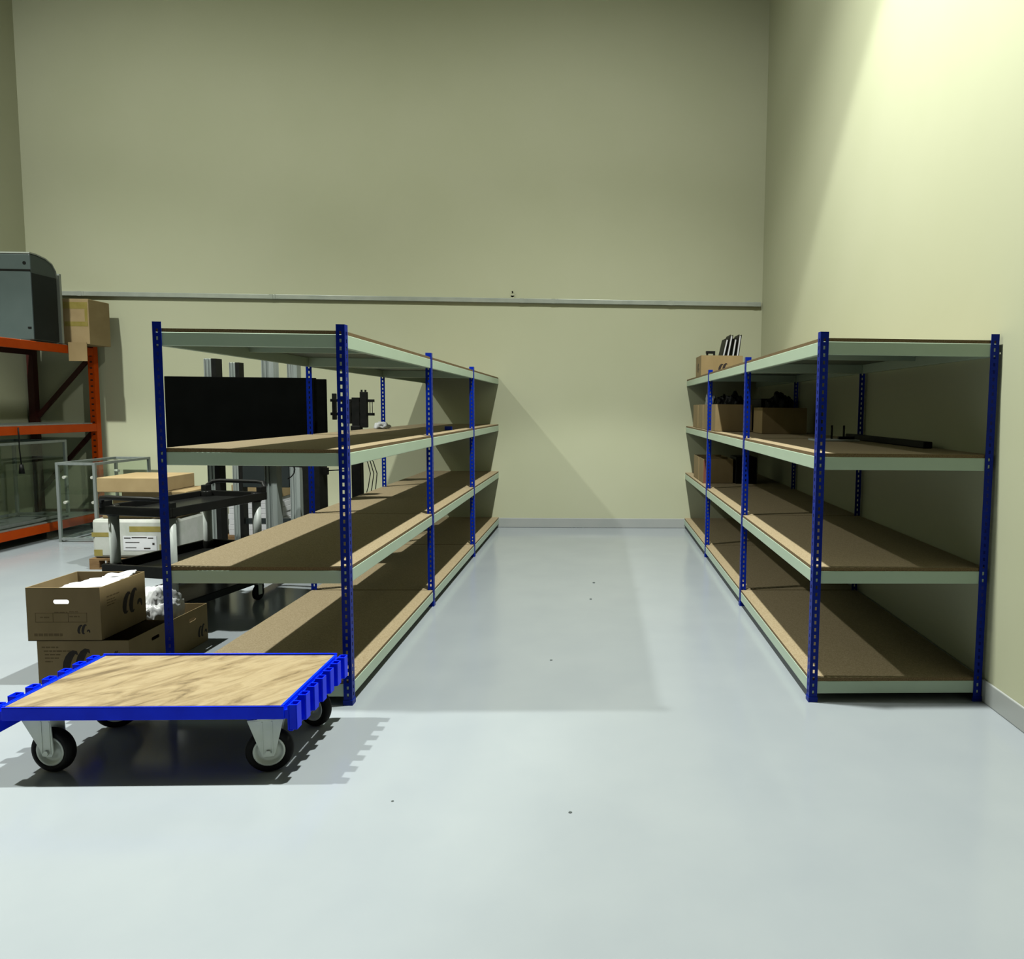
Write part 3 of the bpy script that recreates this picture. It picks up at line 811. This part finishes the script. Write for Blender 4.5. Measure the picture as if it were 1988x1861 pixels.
for i, (dx, tl, lb) in enumerate(((0, R(12), 'leftmost black binder tilting in the top right box'), (.062, R(10), 'second black binder from the left in the top right box'), (.123, R(8.5), 'third black binder in the top right box'), (.183, R(7), 'rightmost upright black binder in the top right box'))):
    binder(lb, 1.405+dx, 8.19, Z3+.030+.02*(i % 2), tl, 'paper', h=.415+.02*(i % 2))
k = thing('desk_stapler', 'small black handle-shaped gadget on top of the binder box', 'gadget', (1.30, 8.06, Z3+.215))
MB().box(-.055, .05, -.02, .02, .045, .075).box(.03, .05, -.02, .02, -.12, .05).box(-.05,-.03,-.015,.015,-.12,.046).build('handle', M['black'], k, bevel=.004)

sx0 = 1.187
for lb, y0, y1, x1 in (('nearest brown box of the row one shelf below the binder box', 6.985, 7.235, 1.56), ('brown box beside the third front post, one shelf below the binder box', 7.44, 7.78, 1.56), ('brown box with white plastic bag in it on the right shelving', 7.83, 8.17, 1.56), ('farthest brown box at the back wall, one shelf below the binder box', 8.22, 8.60, 1.56)):
    bx_shelf(lb, sx0, x1, y0, y1, Z2, .275)
blob('plastic_bag', 'crumpled white plastic bag on the brown boxes of right shelving', 'bag', (1.305, 8.00, Z2+.006), .085, .10, .255, M['plastic_wrap'], 2.1, amp=.35)
blob('bag', 'black bag heaped in the nearest brown box of the right shelving row', 'bag', (1.40, 7.11, Z2+.08), .125, .085, .20, M['black'], 8.4, amp=.3)
blob('bag', 'black bag heaped in the brown box beside the third post', 'bag', (1.38, 7.61, Z2+.08), .135, .115, .19, M['black'], 3.3, amp=.3)
bx_shelf('single dark brown box holding a black bag near a rear post', 1.53, 1.95, 6.42, 6.78, Z2, .245)
blob('bag', 'black lumpy bag on the dark box by the rear post', 'bag', (1.74, 6.60, Z2+.06), .155, .125, .21, M['black'], 6.1, amp=.35)
carton('equipment_case', 'black case against the side wall behind the row of brown boxes', 1.70, 2.00, 7.2, 7.8, Z2, Z2+.34, M['black'], cat='case')
bx_shelf('brown box with red card at its corner, two shelves below binders', sx0+.01, 1.535, 7.78, 8.10, Z1, .275, None)
bx_shelf('brown box behind the one with the red card at its corner', sx0+.01, 1.535, 8.16, 8.54, Z1, .275, None)
for lb, y, m2 in (('dull red card standing at the corner of a brown box', 7.765, 'red'),):
    tag(MB().box(0, .045, 0, .008, 0, .262).build('card_divider', M[m2], None, (sx0+.012, y, Z1)), lb, 'divider')
carton('equipment_case', 'black case right of the brown box with the red card', 1.56, 1.80, 7.74, 8.1, Z1, Z1+.30, M['black'], cat='case')
mp = thing('mounting_plate', 'grey mounting plate with two upright black pins on right shelving', 'plate', (1.80, 5.12, Z2))
MB().box(-.21, .12, -.11, .07, 0, .014).build('base_plate', M['leg_grey'], mp, bevel=.003)
for x, y in ((-.055, .0), (.022, -.04)): MB().cyl((x, y, .014), (x, y, .115), .0075, 10).build('pin', M['black'], mp)
MB().box(-.015, .10, -.05, -.02, .014, .034).build('cross_piece', M['black'], mp)
br = MB().box(-.028, .028, 0, 1.35, 0, .042).build('metal_bar', M['black'], None, (2.015, 4.16, Z2), 0, .006)
tag(br, 'long black bar lying along the wall behind the two upright pins', 'bar')

# ------------------------------------------------------------------ small things on the left shelving and floor
tag(MB().box(-.035, .035, -.03, .03, 0, .035).build('block', M['blue'], None, (-1.43, 6.72, TOPS[2]+.0005), .3, .004), 'small dark blue block lying on the left shelving below its top level', 'block')
blob('clear_wrap', 'crumpled piece of clear plastic at the far edge of left shelving', 'plastic', (-2.10, 6.86, TOPS[2]+.0005), .07, .10, .045, M['plastic_wrap'], 4.4, amp=.5, sub=3)
for x, y, s, lb in ((-.022, 6.18, .013, 'farthest dark crumb on the aisle floor'), (-.045, 5.64, .011, 'dark crumb on the aisle floor nearer than the farthest one'), (-.279, 4.25, .009, 'dark crumb in the middle of the aisle floor'), (-.095, 2.605, .008, 'nearest dark crumb on the open floor'), (-.809, 2.696, .006, 'tiny dark crumb on the floor right of the trolley')):
    blob('floor_crumb', lb, 'crumb', (x, y, 0), s, s*.8, s*.35, M['debris'], x*10, sub=2)
